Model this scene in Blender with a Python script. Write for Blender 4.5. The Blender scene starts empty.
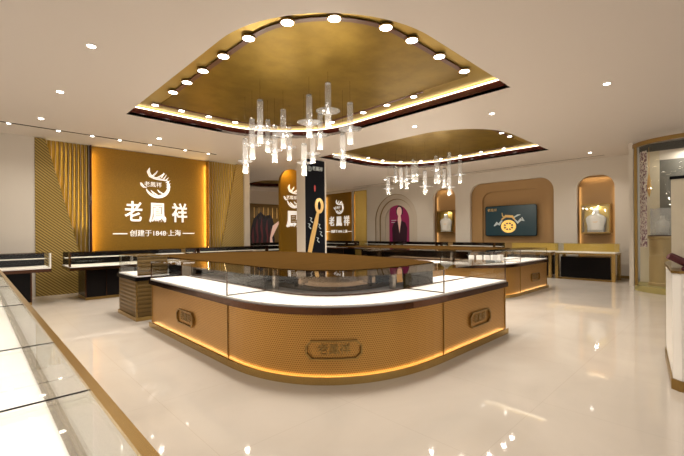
import bpy, bmesh, math, random
from mathutils import Vector, Matrix
random.seed(7)
PI = math.pi
scene = bpy.context.scene
COL = scene.collection

# ---------------------------------------------------------------- camera, world, exposure
cam = bpy.data.cameras.new('camera')
cam.sensor_width = 36
cam.lens = 382 / 684 * 36
cam.shift_y = 5.5 / 684
cam.clip_start = .02
co = bpy.data.objects.new('camera', cam)
COL.objects.link(co)
co.matrix_world = (Matrix.Translation((0, 0, 1.5)) @ Matrix.Rotation(-math.atan2(.696, .718), 4, 'Z')
                   @ Matrix.Rotation(PI / 2, 4, 'X') @ Matrix.Rotation(math.radians(-.43), 4, 'Z'))
scene.camera = co
world = bpy.data.worlds.new('world')
scene.world = world
world.use_nodes = True
world.node_tree.nodes['Background'].inputs[0].default_value = (1, .93, .86, 1)
world.node_tree.nodes['Background'].inputs[1].default_value = .75
scene.view_settings.view_transform = 'Standard'
scene.view_settings.look = 'None'
scene.view_settings.exposure = 0.04
scene.view_settings.gamma = 1
scene.cycles.use_denoising = True
scene.cycles.max_bounces = 10
scene.cycles.diffuse_bounces = 5
scene.cycles.glossy_bounces = 5
scene.cycles.transparent_max_bounces = 24
scene.cycles.sample_clamp_indirect = 4
scene.cycles.caustics_reflective = False
scene.cycles.caustics_refractive = False

WARM = (1, .93, .84)
DOWN_W = 16
COVE_E = 7
LED_E = 6.5
H = 3.93

# ---------------------------------------------------------------- materials
def mat(name, col, rough=.5, metal=0, emit=0, ecol=None, spec=None, coat=0):
    m = bpy.data.materials.new(name)
    m.use_nodes = True
    b = m.node_tree.nodes['Principled BSDF']
    b.inputs['Base Color'].default_value = (*col, 1)
    b.inputs['Roughness'].default_value = rough
    b.inputs['Metallic'].default_value = metal
    if spec is not None: b.inputs['Specular IOR Level'].default_value = spec
    if coat: b.inputs['Coat Weight'].default_value = coat; b.inputs['Coat Roughness'].default_value = .03
    if emit:
        b.inputs['Emission Color'].default_value = (*(ecol or col), 1)
        b.inputs['Emission Strength'].default_value = emit
    return m

def noise_mix(m, c1, c2, scale, detail=4, bump=0, stretch=(1, 1, 1), lo=.35, hi=.65):
    nt = m.node_tree; N = nt.nodes; L = nt.links; b = N['Principled BSDF']
    tc = N.new('ShaderNodeTexCoord'); mp = N.new('ShaderNodeMapping'); mp.inputs['Scale'].default_value = stretch
    nz = N.new('ShaderNodeTexNoise'); nz.inputs['Scale'].default_value = scale; nz.inputs['Detail'].default_value = detail
    cr = N.new('ShaderNodeValToRGB')
    cr.color_ramp.elements[0].color = (*c1, 1); cr.color_ramp.elements[1].color = (*c2, 1)
    cr.color_ramp.elements[0].position = lo; cr.color_ramp.elements[1].position = hi
    L.new(tc.outputs['Object'], mp.inputs[0]); L.new(mp.outputs[0], nz.inputs['Vector'])
    L.new(nz.outputs['Fac'], cr.inputs[0]); L.new(cr.outputs[0], b.inputs['Base Color'])
    if bump:
        bp = N.new('ShaderNodeBump'); bp.inputs['Strength'].default_value = bump; bp.inputs['Distance'].default_value = .01
        L.new(nz.outputs['Fac'], bp.inputs['Height']); L.new(bp.outputs[0], b.inputs['Normal'])
    return m

def glass_mat(name, tint, ior=1.5, scl=.75, frost=0):
    m = bpy.data.materials.new(name); m.use_nodes = True
    nt = m.node_tree; N = nt.nodes; L = nt.links; N.clear()
    out = N.new('ShaderNodeOutputMaterial'); mx = N.new('ShaderNodeMixShader')
    tr = N.new('ShaderNodeBsdfTransparent'); tr.inputs[0].default_value = (*tint, 1)
    gl = N.new('ShaderNodeBsdfGlossy'); gl.inputs['Roughness'].default_value = 0
    # Schlick reflectance, the same from both faces of a thin pane
    f0 = ((ior - 1) / (ior + 1)) ** 2
    ge = N.new('ShaderNodeNewGeometry'); dt = N.new('ShaderNodeVectorMath'); dt.operation = 'DOT_PRODUCT'
    L.new(ge.outputs['Normal'], dt.inputs[0]); L.new(ge.outputs['Incoming'], dt.inputs[1])
    def mt(op, a, v=None, b=None):
        n = N.new('ShaderNodeMath'); n.operation = op; L.new(a, n.inputs[0])
        if v is not None: n.inputs[1].default_value = v
        return n
    ab = mt('ABSOLUTE', dt.outputs['Value'])
    om = N.new('ShaderNodeMath'); om.operation = 'SUBTRACT'; om.inputs[0].default_value = 1; L.new(ab.outputs[0], om.inputs[1])
    pw = mt('POWER', om.outputs[0], 5)
    fm = mt('MULTIPLY', pw.outputs[0], (1 - f0) * scl); fr = mt('ADD', fm.outputs[0], f0)
    if frost:
        df = N.new('ShaderNodeBsdfTranslucent'); df.inputs[0].default_value = (1, 1, 1, 1)
        dg = N.new('ShaderNodeBsdfDiffuse'); dg.inputs[0].default_value = (.95, .95, .95, 1)
        m2 = N.new('ShaderNodeMixShader'); m2.inputs[0].default_value = .5; L.new(df.outputs[0], m2.inputs[1]); L.new(dg.outputs[0], m2.inputs[2])
        m3 = N.new('ShaderNodeMixShader'); m3.inputs[0].default_value = frost; L.new(tr.outputs[0], m3.inputs[1]); L.new(m2.outputs[0], m3.inputs[2])
        tr = m3
    L.new(fr.outputs[0], mx.inputs[0]); L.new(tr.outputs[0], mx.inputs[1]); L.new(gl.outputs[0], mx.inputs[2])
    L.new(mx.outputs[0], out.inputs[0])
    return m

def emis(name, col, s):
    m = bpy.data.materials.new(name); m.use_nodes = True
    N = m.node_tree.nodes; N.clear()
    e = N.new('ShaderNodeEmission'); e.inputs[0].default_value = (*col, 1); e.inputs[1].default_value = s
    o = N.new('ShaderNodeOutputMaterial'); m.node_tree.links.new(e.outputs[0], o.inputs[0])
    return m

M = {}
M['ceiling'] = mat('ceiling_paint', (.74, .67, .605), .6)
M['wall'] = mat('wall_paint', (.66, .60, .52), .6)
M['back'] = mat('back_wall_paint', (.62, .54, .45), .7)
M['goldleaf'] = noise_mix(mat('gold_leaf', (.5, .33, .1), .45, .85), (.24, .148, .014), (.315, .20, .024), 3.2, 8, .15)
M['goldring'] = mat('gold_rim_panel', (.56, .39, .10), .4, .8)
M['maroon'] = mat('maroon_gloss', (.05, .008, .006), .12, spec=.35)
M['channel'] = mat('channel_maroon', (.13, .045, .02), .4)
M['brass'] = mat('brass', (.55, .37, .13), .25, .9)
M['brassd'] = mat('aged_brass', (.30, .19, .06), .3, .85)
M['bronze'] = mat('dark_bronze', (.10, .045, .025), .13, .9)
M['black'] = mat('black_lacquer', (.005, .004, .004), .25, spec=.12)
M['smoke'] = mat('smoked_mirror', (.16, .11, .07), .08, 1)
M['white'] = mat('white_display_felt', (.88, .84, .80), .75)
M['whitegloss'] = mat('white_lacquer', (.85, .82, .76), .25)
M['glass'] = glass_mat('clear_glass', (.985, .99, .985))
M['glassg'] = glass_mat('tinted_glass', (.975, .98, .96), 1.35, .15)
M['crystal'] = glass_mat('crystal_glass', (.93, .93, .93), 1.6, .8, .22)
M['mirror'] = mat('chrome', (.75, .75, .75), .08, 1)
M['post'] = mat('grey_metal', (.35, .30, .25), .25, .8)
M['wood'] = noise_mix(mat('brown_wood', (.2, .1, .03), .7, spec=0), (.040, .020, .005), (.062, .032, .009), 5, 5, 0, (.6, 14, 14))
M['amber'] = noise_mix(mat('amber_panel', (.7, .35, .02), .42, .35), (.215, .112, .004), (.26, .138, .006), 30, 3)
M['flute'] = mat('gold_flutes', (.50, .34, .085), .38, .8)
M['tan'] = mat('tan_niche_paint', (.42, .25, .10), .6)
M['niche'] = mat('cream_niche_paint', (.60, .52, .42), .6)
M['sign'] = mat('white_sign_face', (.95, .93, .9), .35, 0, .45, (1, .96, .9))
M['teal'] = mat('teal_screen', (.003, .016, .021), .3, 0, .12, (.02, .12, .15))
M['led'] = emis('cove_led', (1, .87, .62), LED_E)
M['baseled'] = emis('counter_base_led', (1, .80, .5), 9)
M['lamp'] = emis('lamp_face', (1, .95, .86), 14)
M['bulb'] = emis('bulb', (1, .93, .82), 10)
M['plum'] = mat('plum_poster', (.24, .012, .07), .5, 0, .08, (.5, .03, .18))
M['skin'] = mat('portrait_skin', (.8, .52, .43), .5, 0, .15)
M['hair'] = mat('portrait_black', (.012, .008, .012), .6)
M['darksuit'] = mat('portrait_suit', (.035, .006, .02), .6)
M['banner'] = mat('black_banner', (.004, .005, .009), .6, spec=.1)
M['gold'] = mat('bright_gold', (.85, .55, .2), .3, .3)
M['red'] = mat('crimson', (.5, .02, .02), .4)
M['silver'] = mat('silver_print', (.6, .68, .7), .4)
M['garnet'] = mat('garnet_velvet', (.09, .012, .015), .6)
M['greyw'] = mat('grey_wall_panel', (.15, .145, .125), .7)
M['cream'] = mat('cream_fluting', (.63, .56, .42), .5)
M['maroonposter'] = mat('wine_dress', (.11, .02, .025), .7)
M['pedestal'] = mat('pedestal_gold_cream', (.46, .34, .17), .45, .2)
M['olive'] = mat('olive_gold_base', (.38, .32, .12), .4, .3)
M['pinkprint'] = None

def floor_mat():
    m = mat('beige_polished_stone', (.6, .5, .4), .045, spec=.5)
    nt = m.node_tree; N = nt.nodes; L = nt.links; b = N['Principled BSDF']
    tc = N.new('ShaderNodeTexCoord')
    nz = N.new('ShaderNodeTexNoise'); nz.inputs['Scale'].default_value = 1.1; nz.inputs['Detail'].default_value = 8; nz.inputs['Distortion'].default_value = .8
    cr = N.new('ShaderNodeValToRGB'); cr.color_ramp.elements[0].position = .3; cr.color_ramp.elements[1].position = .7
    cr.color_ramp.elements[0].color = (.52, .46, .39, 1); cr.color_ramp.elements[1].color = (.58, .515, .44, 1)
    br = N.new('ShaderNodeTexBrick'); br.offset = 0; br.inputs['Scale'].default_value = 1
    br.inputs['Brick Width'].default_value = 1.2; br.inputs['Row Height'].default_value = 1.2
    br.inputs['Mortar Size'].default_value = .0025
    br.inputs['Color1'].default_value = (1, 1, 1, 1); br.inputs['Color2'].default_value = (1, 1, 1, 1); br.inputs['Mortar'].default_value = (.9, .88, .86, 1)
    mx = N.new('ShaderNodeMix'); mx.data_type = 'RGBA'; mx.blend_type = 'MULTIPLY'; mx.inputs[0].default_value = 1
    L.new(tc.outputs['Object'], nz.inputs['Vector']); L.new(tc.outputs['Object'], br.inputs['Vector'])
    L.new(nz.outputs['Fac'], cr.inputs[0]); L.new(cr.outputs[0], mx.inputs[6]); L.new(br.outputs['Color'], mx.inputs[7])
    L.new(mx.outputs[2], b.inputs['Base Color'])
    return m
M['floor'] = floor_mat()

def perf_mat(name, base, hole, pitch=.026):
    """staggered round perforations on UV (metres)"""
    m = mat(name, base, .33, .7)
    nt = m.node_tree; N = nt.nodes; L = nt.links; b = N['Principled BSDF']
    uv = N.new('ShaderNodeTexCoord'); sp = N.new('ShaderNodeSeparateXYZ'); L.new(uv.outputs['UV'], sp.inputs[0])
    def mth(op, a, c=None, v=None):
        n = N.new('ShaderNodeMath'); n.operation = op
        if isinstance(a, float): n.inputs[0].default_value = a
        else: L.new(a, n.inputs[0])
        if c is not None: L.new(c, n.inputs[1])
        if v is not None: n.inputs[1].default_value = v
        return n.outputs[0]
    row = mth('DIVIDE', sp.outputs[1], v=pitch * .8)
    rf = mth('FLOOR', row)
    half = mth('MULTIPLY', mth('MODULO', rf, v=2.0), v=.5)
    colx = mth('ADD', mth('DIVIDE', sp.outputs[0], v=pitch), half)
    fx = mth('SUBTRACT', mth('FRACT', colx), v=.5); fy = mth('SUBTRACT', mth('FRACT', row), v=.5)
    d = mth('ADD', mth('MULTIPLY', fx, fx), mth('MULTIPLY', fy, fy))
    h = mth('LESS_THAN', d, v=.085)
    mx = N.new('ShaderNodeMix'); mx.data_type = 'RGBA'
    mx.inputs[6].default_value = (*base, 1); mx.inputs[7].default_value = (*hole, 1)
    L.new(h, mx.inputs[0]); L.new(mx.outputs[2], b.inputs['Base Color'])
    return m
M['perf'] = perf_mat('perforated_gold', (.50, .27, .070), (.24, .115, .025))

def stripe_mat(name, c1, c2, freq, ang):
    m = mat(name, c1, .4, .4)
    nt = m.node_tree; N = nt.nodes; L = nt.links; b = N['Principled BSDF']
    tc = N.new('ShaderNodeTexCoord'); sp = N.new('ShaderNodeSeparateXYZ'); L.new(tc.outputs['Object'], sp.inputs[0])
    a = N.new('ShaderNodeMath'); a.operation = 'MULTIPLY'; a.inputs[1].default_value = freq * math.cos(ang); L.new(sp.outputs[0], a.inputs[0])
    c = N.new('ShaderNodeMath'); c.operation = 'MULTIPLY'; c.inputs[1].default_value = freq * math.sin(ang); L.new(sp.outputs[2], c.inputs[0])
    s = N.new('ShaderNodeMath'); s.operation = 'ADD'; L.new(a.outputs[0], s.inputs[0]); L.new(c.outputs[0], s.inputs[1])
    f = N.new('ShaderNodeMath'); f.operation = 'PINGPONG'; f.inputs[1].default_value = .5; L.new(s.outputs[0], f.inputs[0])
    cr = N.new('ShaderNodeValToRGB'); cr.color_ramp.elements[0].position = .12; cr.color_ramp.elements[1].position = .22
    cr.color_ramp.elements[0].color = (*c1, 1); cr.color_ramp.elements[1].color = (*c2, 1)
    L.new(f.outputs[0], cr.inputs[0]); L.new(cr.outputs[0], b.inputs['Base Color'])
    bp = N.new('ShaderNodeBump'); bp.inputs['Strength'].default_value = .6; bp.inputs['Distance'].default_value = .02
    L.new(f.outputs[0], bp.inputs['Height']); L.new(bp.outputs[0], b.inputs['Normal'])
    return m
M['diagL'] = stripe_mat('diagonal_gold_slats', (.09, .055, .012), (.38, .26, .065), 18, math.radians(50))
M['diagR'] = stripe_mat('fine_gold_weave', (.34, .24, .08), (.50, .36, .13), 16, math.radians(-50))
M['slat'] = stripe_mat('ribbed_taupe', (.13, .078, .024), (.19, .115, .036), 14, PI / 2)
M['drawerlines'] = M['slat']
M['flower'] = noise_mix(mat('floral_print', (.8, .7, .7), .6), (.22, .10, .14), (.78, .70, .66), 22, 3, 0, (1, 1, 1), .42, .56)

# ---------------------------------------------------------------- mesh helpers
def link(name, bm, m, parent=None, smooth=False):
    bmesh.ops.recalc_face_normals(bm, faces=bm.faces[:])
    me = bpy.data.meshes.new(name)
    bm.to_mesh(me); bm.free()
    me.materials.append(M[m] if isinstance(m, str) else m)
    if smooth:
        for p in me.polygons: p.use_smooth = True
    o = bpy.data.objects.new(name, me)
    COL.objects.link(o)
    if parent is not None: o.parent = parent
    return o

def tag(o, label, cat, group=None):
    o['label'] = label; o['category'] = cat
    if group: o['group'] = group
    return o

def thing(name, label, cat, loc=(0, 0, 0), group=None, rz=0):
    o = bpy.data.objects.new(name, None); COL.objects.link(o)
    o.location = loc; o.rotation_euler = (0, 0, rz)
    o.empty_display_size = .1
    return tag(o, label, cat, group)

def struct(o):
    o['kind'] = 'structure'; return o

def box(bm, x0, y0, z0, x1, y1, z1, bev=0):
    r = bmesh.ops.create_cube(bm, size=1)
    vs = r['verts']
    for v in vs:
        v.co = Vector(((x0 + x1) / 2 + v.co.x * (x1 - x0), (y0 + y1) / 2 + v.co.y * (y1 - y0), (z0 + z1) / 2 + v.co.z * (z1 - z0)))
    if bev:
        es = list({e for v in vs for e in v.link_edges})
        bmesh.ops.bevel(bm, geom=es, offset=bev, segments=2, affect='EDGES', profile=.6)
    return bm

def BX(*a, bev=0): return box(bmesh.new(), *a, bev=bev)

def prism(bm, pts, f0, f1):
    """pts: 2D list; f0, f1 map a 2D point to 3D (two caps)"""
    a = [bm.verts.new(f0(p)) for p in pts]; b = [bm.verts.new(f1(p)) for p in pts]
    n = len(pts)
    bm.faces.new(a); bm.faces.new(b[::-1])
    for i in range(n):
        j = (i + 1) % n
        bm.faces.new((a[i], b[i], b[j], a[j]))
    return bm

def zprism(pts, z0, z1): return prism(bmesh.new(), pts, lambda p: (p[0], p[1], z0), lambda p: (p[0], p[1], z1))

def cyl(bm, x, y, z0, z1, r, n=24, r2=None):
    r2 = r if r2 is None else r2
    a = [bm.verts.new((x + r * math.cos(2 * PI * k / n), y + r * math.sin(2 * PI * k / n), z0)) for k in range(n)]
    b = [bm.verts.new((x + r2 * math.cos(2 * PI * k / n), y + r2 * math.sin(2 * PI * k / n), z1)) for k in range(n)]
    bm.faces.new(a[::-1]); bm.faces.new(b)
    for k in range(n):
        j = (k + 1) % n
        bm.faces.new((a[k], a[j], b[j], b[k]))
    return bm

def lathe(bm, prof, x=0, y=0, n=24, sx=1, sy=1):
    rings = [[bm.verts.new((x + sx * r * math.cos(2 * PI * k / n), y + sy * r * math.sin(2 * PI * k / n), z)) for k in range(n)] for r, z in prof]
    for a, b in zip(rings, rings[1:]):
        for k in range(n):
            j = (k + 1) % n
            bm.faces.new((a[k], a[j], b[j], b[k]))
    bm.faces.new(rings[0][::-1]); bm.faces.new(rings[-1])
    return bm

def tube(bm, pts, r, n=8):
    pts = [Vector(p) for p in pts]; rings = []
    for i, p in enumerate(pts):
        t = (pts[min(i + 1, len(pts) - 1)] - pts[max(i - 1, 0)]).normalized()
        s = t.cross(Vector((0, 0, 1)))
        if s.length < 1e-3: s = t.cross(Vector((0, 1, 0)))
        s.normalize(); u = s.cross(t)
        rings.append([bm.verts.new(p + r * (math.cos(2 * PI * k / n) * s + math.sin(2 * PI * k / n) * u)) for k in range(n)])
    for a, b in zip(rings, rings[1:]):
        for k in range(n):
            j = (k + 1) % n
            bm.faces.new((a[k], a[j], b[j], b[k]))
    bm.faces.new(rings[0][::-1]); bm.faces.new(rings[-1])
    return bm

def sweep(seg, i0, i1, z0, z1, uv=False):
    """rectangular section swept along seg [(p, n)], i = inset from the outer line"""
    bm = bmesh.new(); rows = []; L = 0; ls = []
    for k, (p, n) in enumerate(seg):
        if k: L += (p - seg[k - 1][0]).length
        ls.append(L)
        a = p - n * i0; b = p - n * i1
        rows.append([bm.verts.new((a.x, a.y, z0)), bm.verts.new((a.x, a.y, z1)), bm.verts.new((b.x, b.y, z1)), bm.verts.new((b.x, b.y, z0))])
    lay = bm.loops.layers.uv.new('UVMap') if uv else None
    for k in range(len(rows) - 1):
        a, b = rows[k], rows[k + 1]
        for q in range(4):
            w = (q + 1) % 4
            f = bm.faces.new((a[q], b[q], b[w], a[w]))
            if uv:
                for lp in f.loops:
                    lp[lay].uv = (ls[k] if lp.vert in a else ls[k + 1], lp.vert.co.z)
    bm.faces.new(rows[0]); bm.faces.new(rows[-1][::-1])
    return bm

def plate(name, outer, holes, thick, xf, m):
    """flat plate with holes: 2D curve filled and extruded, turned into a mesh; xf maps (u, v, w)"""
    cu = bpy.data.curves.new(name, 'CURVE'); cu.dimensions = '2D'; cu.fill_mode = 'BOTH'; cu.extrude = thick / 2
    for lp in [outer] + holes:
        s = cu.splines.new('POLY'); s.points.add(len(lp) - 1); s.use_cyclic_u = True
        for k, p in enumerate(lp): s.points[k].co = (p[0], p[1], 0, 1)
    tmp = bpy.data.objects.new('tmp', cu); COL.objects.link(tmp)
    bpy.context.view_layer.update()
    me = bpy.data.meshes.new_from_object(tmp.evaluated_get(bpy.context.evaluated_depsgraph_get()))
    bpy.data.objects.remove(tmp)
    for v in me.vertices: v.co = Vector(xf(*v.co))
    me.name = name; me.materials.clear(); me.materials.append(M[m])
    o = bpy.data.objects.new(name, me); COL.objects.link(o)
    return o

def text_mesh(txt, size, ext=.004, off=0, align='CENTER', shear=0):
    cu = bpy.data.curves.new('t', 'FONT'); cu.body = txt; cu.size = size; cu.extrude = ext; cu.offset = off
    cu.align_x = align; cu.align_y = 'CENTER'; cu.shear = shear; cu.resolution_u = 3
    tmp = bpy.data.objects.new('tmp', cu); COL.objects.link(tmp)
    bpy.context.view_layer.update()
    me = bpy.data.meshes.new_from_object(tmp.evaluated_get(bpy.context.evaluated_depsgraph_get()))
    bpy.data.objects.remove(tmp)
    me.materials.clear()
    return me

WALL_Y = lambda u, v, w: (u, -w, v)       # drawing plane facing -Y
WALL_X = lambda u, v, w: (-w, -u, v)      # drawing plane facing -X

def text(name, txt, size, org, xf, m, parent, ext=.004, off=0, align='CENTER', shear=0):
    me = text_mesh(txt, size, ext, off, align, shear)
    for v in me.vertices:
        v.co = Vector(xf(*v.co)) + Vector(org)
    me.materials.append(M[m]); me.name = name
    o = bpy.data.objects.new(name, me); COL.objects.link(o); o.parent = parent
    return o

def shape(name, polys, org, xf, m, parent, w0=0, w1=.006):
    bm = bmesh.new()
    for ps in polys:
        prism(bm, ps, lambda p: Vector(xf(p[0], p[1], w0)) + Vector(org), lambda p: Vector(xf(p[0], p[1], w1)) + Vector(org))
    return link(name, bm, m, parent)

def stroke(pts, w):
    """tapered brush stroke outline: pts [(x, y)], w list of half widths"""
    P = [Vector(p) for p in pts]; lft = []; rgt = []
    for i, p in enumerate(P):
        t = (P[min(i + 1, len(P) - 1)] - P[max(i - 1, 0)]).normalized(); n = Vector((-t.y, t.x))
        lft.append(tuple(p + n * w[i])); rgt.append(tuple(p - n * w[i]))
    return lft + rgt[::-1]

def arcpts(cx, cy, r, a0, a1, n, ry=None):
    ry = r if ry is None else ry
    return [(cx + r * math.cos(math.radians(a0 + (a1 - a0) * k / n)), cy + ry * math.sin(math.radians(a0 + (a1 - a0) * k / n))) for k in range(n + 1)]

def ellipse(cx, cy, rx, ry, n=28): return arcpts(cx, cy, rx, 0, 360 - 360 / n, n - 1, ry)

def arch(u0, u1, z0, z1, r, n=8):
    return [(u0, z0), (u1, z0)] + arcpts(u1 - r, z1 - r, r, 0, 90, n) + arcpts(u0 + r, z1 - r, r, 90, 180, n)

def rrect(u0, v0, u1, v1, r, n=5):
    return arcpts(u1 - r, v0 + r, r, -90, 0, n) + arcpts(u1 - r, v1 - r, r, 0, 90, n) + arcpts(u0 + r, v1 - r, r, 90, 180, n) + arcpts(u0 + r, v0 + r, r, 180, 270, n)

def strip_area(name, p0, p1, direction, watts, col, parent, w=.03):
    """area lamp along the line p0-p1 (parent space) shining in the given direction"""
    p0, p1 = Vector(p0), Vector(p1); y = (p1 - p0).normalized(); z = -Vector(direction).normalized()
    z = (z - y * z.dot(y)).normalized(); x = y.cross(z)
    l = bpy.data.lights.new(name, 'AREA'); l.energy = watts; l.color = col; l.shape = 'RECTANGLE'; l.size = w; l.size_y = (p1 - p0).length
    o = bpy.data.objects.new(name, l); COL.objects.link(o); o.parent = parent
    m = Matrix((x, y, z)).transposed().to_4x4(); m.translation = (p0 + p1) / 2
    o.matrix_local = m
    return o

def area(name, loc, size, watts, direction, col=WARM, sy=None, spread=180, parent=None):
    l = bpy.data.lights.new(name, 'AREA'); l.energy = watts; l.color = col
    l.shape = 'RECTANGLE' if sy else 'DISK'; l.size = size
    if sy: l.size_y = sy
    l.spread = math.radians(spread)
    o = bpy.data.objects.new(name, l); COL.objects.link(o)
    o.location = loc; o.rotation_euler = Vector(direction).to_track_quat('-Z', 'Y').to_euler()
    if parent is not None: o.parent = parent
    return o

# ---------------------------------------------------------------- the setting
struct(link('floor', BX(-6, -5, -.1, 16, 20, 0), 'floor'))

def leaf(x0, y0, x1, y1, rn, rf, i=0, n=20):
    p = [(x0 + i, y1 - i)] + [(x0 + rn + (rn - i) * math.cos(a), y0 + rn + (rn - i) * math.sin(a)) for a in [PI + PI / 2 * k / n for k in range(n + 1)]]
    p += [(x1 - i, y0 + i)] + [(x1 - rf + (rf - i) * math.cos(a), y1 - rf + (rf - i) * math.sin(a)) for a in [PI / 2 * k / n for k in range(n + 1)]]
    return p
LEAF1 = (2.24, 2.62, 6.50, 8.52, 1.85, 2.2)
LEAF2 = (7.95, 3.85, 12.3, 9.25, 1.6, 2.0)
LEAF3 = (9.5, 14.4, 11.7, 17.0, .8, .9)
slot_lines = [[(-3, 10.70), (5.35, 10.95), (5.35, 11.01), (-3, 10.76)], [(14.42, 2.9), (14.46, 2.9), (14.46, 14), (14.42, 14)]]
struct(plate('ceiling', [(-6, -5), (15.2, -5), (15.2, 20), (-6, 20)], [leaf(*LEAF1), leaf(*LEAF2), leaf(*LEAF3)], .06, lambda u, v, w: (u, v, w + H + .03), 'ceiling'))
struct(link('slot_shade_left', zprism(slot_lines[0], H - .005, H - .0005), 'black'))  # flat black strip paints in the shade of a ceiling slot, no recess cut
struct(link('slot_shade_right', zprism(slot_lines[1], H - .005, H - .0005), 'bronze'))  # dark strip likewise stands in for the shaded slot along the right wall

def closed(pts):
    """closed loop [(p, outward n)] for sweep"""
    P = [Vector(p) for p in pts]; n = len(P); out = []
    for i in range(n + 1):
        a, b, c = P[(i - 1) % n], P[i % n], P[(i + 1) % n]
        t = ((b - a).normalized() + (c - b).normalized()).normalized()
        k = Vector((t.y, -t.x)); s = (b - a).normalized(); s = Vector((s.y, -s.x)).dot(k)
        out.append((b, k / max(s, .35)))
    return out

def recess(L, words, lit=True):
    x0, y0, x1, y1, rn, rf = L
    T = H + .21
    t = thing('ceiling_recess', words, 'ceiling recess', (0, 0, 0))
    link('rim_wall', sweep(closed(leaf(*L)), -.03, 0.0, H + .003, T + .05), 'maroon', t)
    link('rim_panel', zprism(leaf(*L, i=-.025), T, T + .03), 'goldring', t)
    link('gold_leaf_panel', zprism(leaf(*L, i=.50), T - .012, T - .001), 'goldleaf', t)
    if lit: link('light_strip', sweep(closed(leaf(*L)), .004, .03, T - .035, T - .018), 'led', t)
    return t

recess(LEAF1, 'large leaf-shaped gold ceiling recess directly over the nearest rounded counter')
recess(LEAF2, 'second leaf-shaped gold ceiling recess over the farther rounded counter')
recess(LEAF3, 'small gold ceiling recess seen far back beside the column', False)

# dark channels carrying the downlights, one pair per recess
def chan_path(L, i, near, a, b):
    x0, y0, x1, y1, rn, rf = L
    pts = leaf(*L, i=i)
    n = len(pts) // 2
    pp = pts[:n + 1] if near else pts[n:] + [pts[0]]
    P = [Vector(p) for p in pp]
    d = [0]
    for k in range(1, len(P)): d.append(d[-1] + (P[k] - P[k - 1]).length)
    tot = d[-1]
    def at(s):
        s = max(0, min(tot, s))
        for k in range(1, len(P)):
            if s <= d[k] + 1e-9:
                f = (s - d[k - 1]) / (d[k] - d[k - 1]); return P[k - 1].lerp(P[k], f), (P[k] - P[k - 1]).normalized()
    return at, tot

def seg_from(at, s0, s1, n=40):
    out = []
    for k in range(n + 1):
        p, t = at(s0 + (s1 - s0) * k / n)
        out.append((p, Vector((t.y, -t.x))))
    return out

def ordinal(k): return ['first', 'second', 'third', 'fourth', 'fifth', 'sixth', 'seventh', 'eighth', 'ninth', 'tenth', 'eleventh', 'twelfth', 'thirteenth', 'fourteenth', 'fifteenth', 'sixteenth'][k]

def downlight(x, y, z, r, label, group, watts=DOWN_W):
    t = thing('recessed_downlight', label, 'downlight', (x, y, z), group)
    bm = bmesh.new(); lathe(bm, [(r * 1.18, 0), (r * 1.18, -.012), (r, -.016), (r * .98, -.003)]); link('trim_ring', bm, 'brassd' if r > .055 else 'whitegloss', t)
    bm = bmesh.new(); cyl(bm, 0, 0, -.018, -.0165, r * .96); link('lamp_face', bm, 'lamp', t)
    if watts: area('downlight_beam', (0, 0, -.03), r * 1.6, watts, (0, 0, -1), spread=130, parent=t)
    return t

T = H + .21
CH = [(LEAF1, True, .42, [(6.65, 6.05, 5.45, 4.82)], 'big gold recess')]
def channel(L, near, i, s0, s1, poss, which, r):
    at, tot = chan_path(L, i, near, 0, 0)
    g = 'downlights in the %s of the %s' % ('near channel' if near else 'far channel', which)
    o = link('downlight_channel', sweep(seg_from(at, s0 * tot, s1 * tot), -.005, .075, T - .022, T - .013), 'channel')
    tag(o, 'dark maroon %s strip holding lamps in the %s' % ('near-side' if near else 'far-side', which), 'light channel')
    for k, s in enumerate(poss):
        p, _ = at(s * tot)
        e = 'left' if near else 'right'
        downlight(p.x, p.y, T - .022, r, 'round downlight, %s from %s end of the %s channel, %s' % (ordinal(k), e, 'near' if near else 'far', which), g)

def fracs(L, near, i, targets):
    at, tot = chan_path(L, i, near, 0, 0); res = []
    for tx, ty in targets:
        best = min(range(401), key=lambda k: (at(k / 400 * tot)[0] - Vector((tx, ty))).length)
        res.append(best / 400)
    return res
k_ = (T - 1.5) / (H - 1.5)
near1 = [(2.43, 6.58), (2.43, 6.01), (2.46, 5.43), (2.48, 4.8), (2.48, 4.15), (2.65, 3.56), (2.96, 3.15), (3.47, 2.82), (3.95, 2.74), (4.58, 2.76), (5.27, 2.79)]
far1 = [(5.48, 3.93), (5.42, 4.53), (5.34, 5.14), (5.25, 6.0), (5.15, 7.0), (4.65, 7.4), (4.06, 7.48), (3.48, 7.45), (2.93, 7.45), (2.45, 7.43)]
f = fracs(LEAF1, True, .42, [(a * k_, b * k_) for a, b in near1]); channel(LEAF1, True, .42, f[0] - .02, f[-1] + .02, f, 'big gold recess', .08)
f = sorted(fracs(LEAF1, False, .42, [(a * k_, b * k_) for a, b in far1])); channel(LEAF1, False, .42, f[0] - .03, f[-1] + .02, f, 'big gold recess', .062)
channel(LEAF2, True, .42, .16, .86, [.18, .27, .36, .45, .55, .65, .75, .82], 'farther gold recess', .055)
channel(LEAF2, False, .42, .06, .86, [.1, .2, .3, .4, .5, .6, .7, .8], 'farther gold recess', .05)

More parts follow.
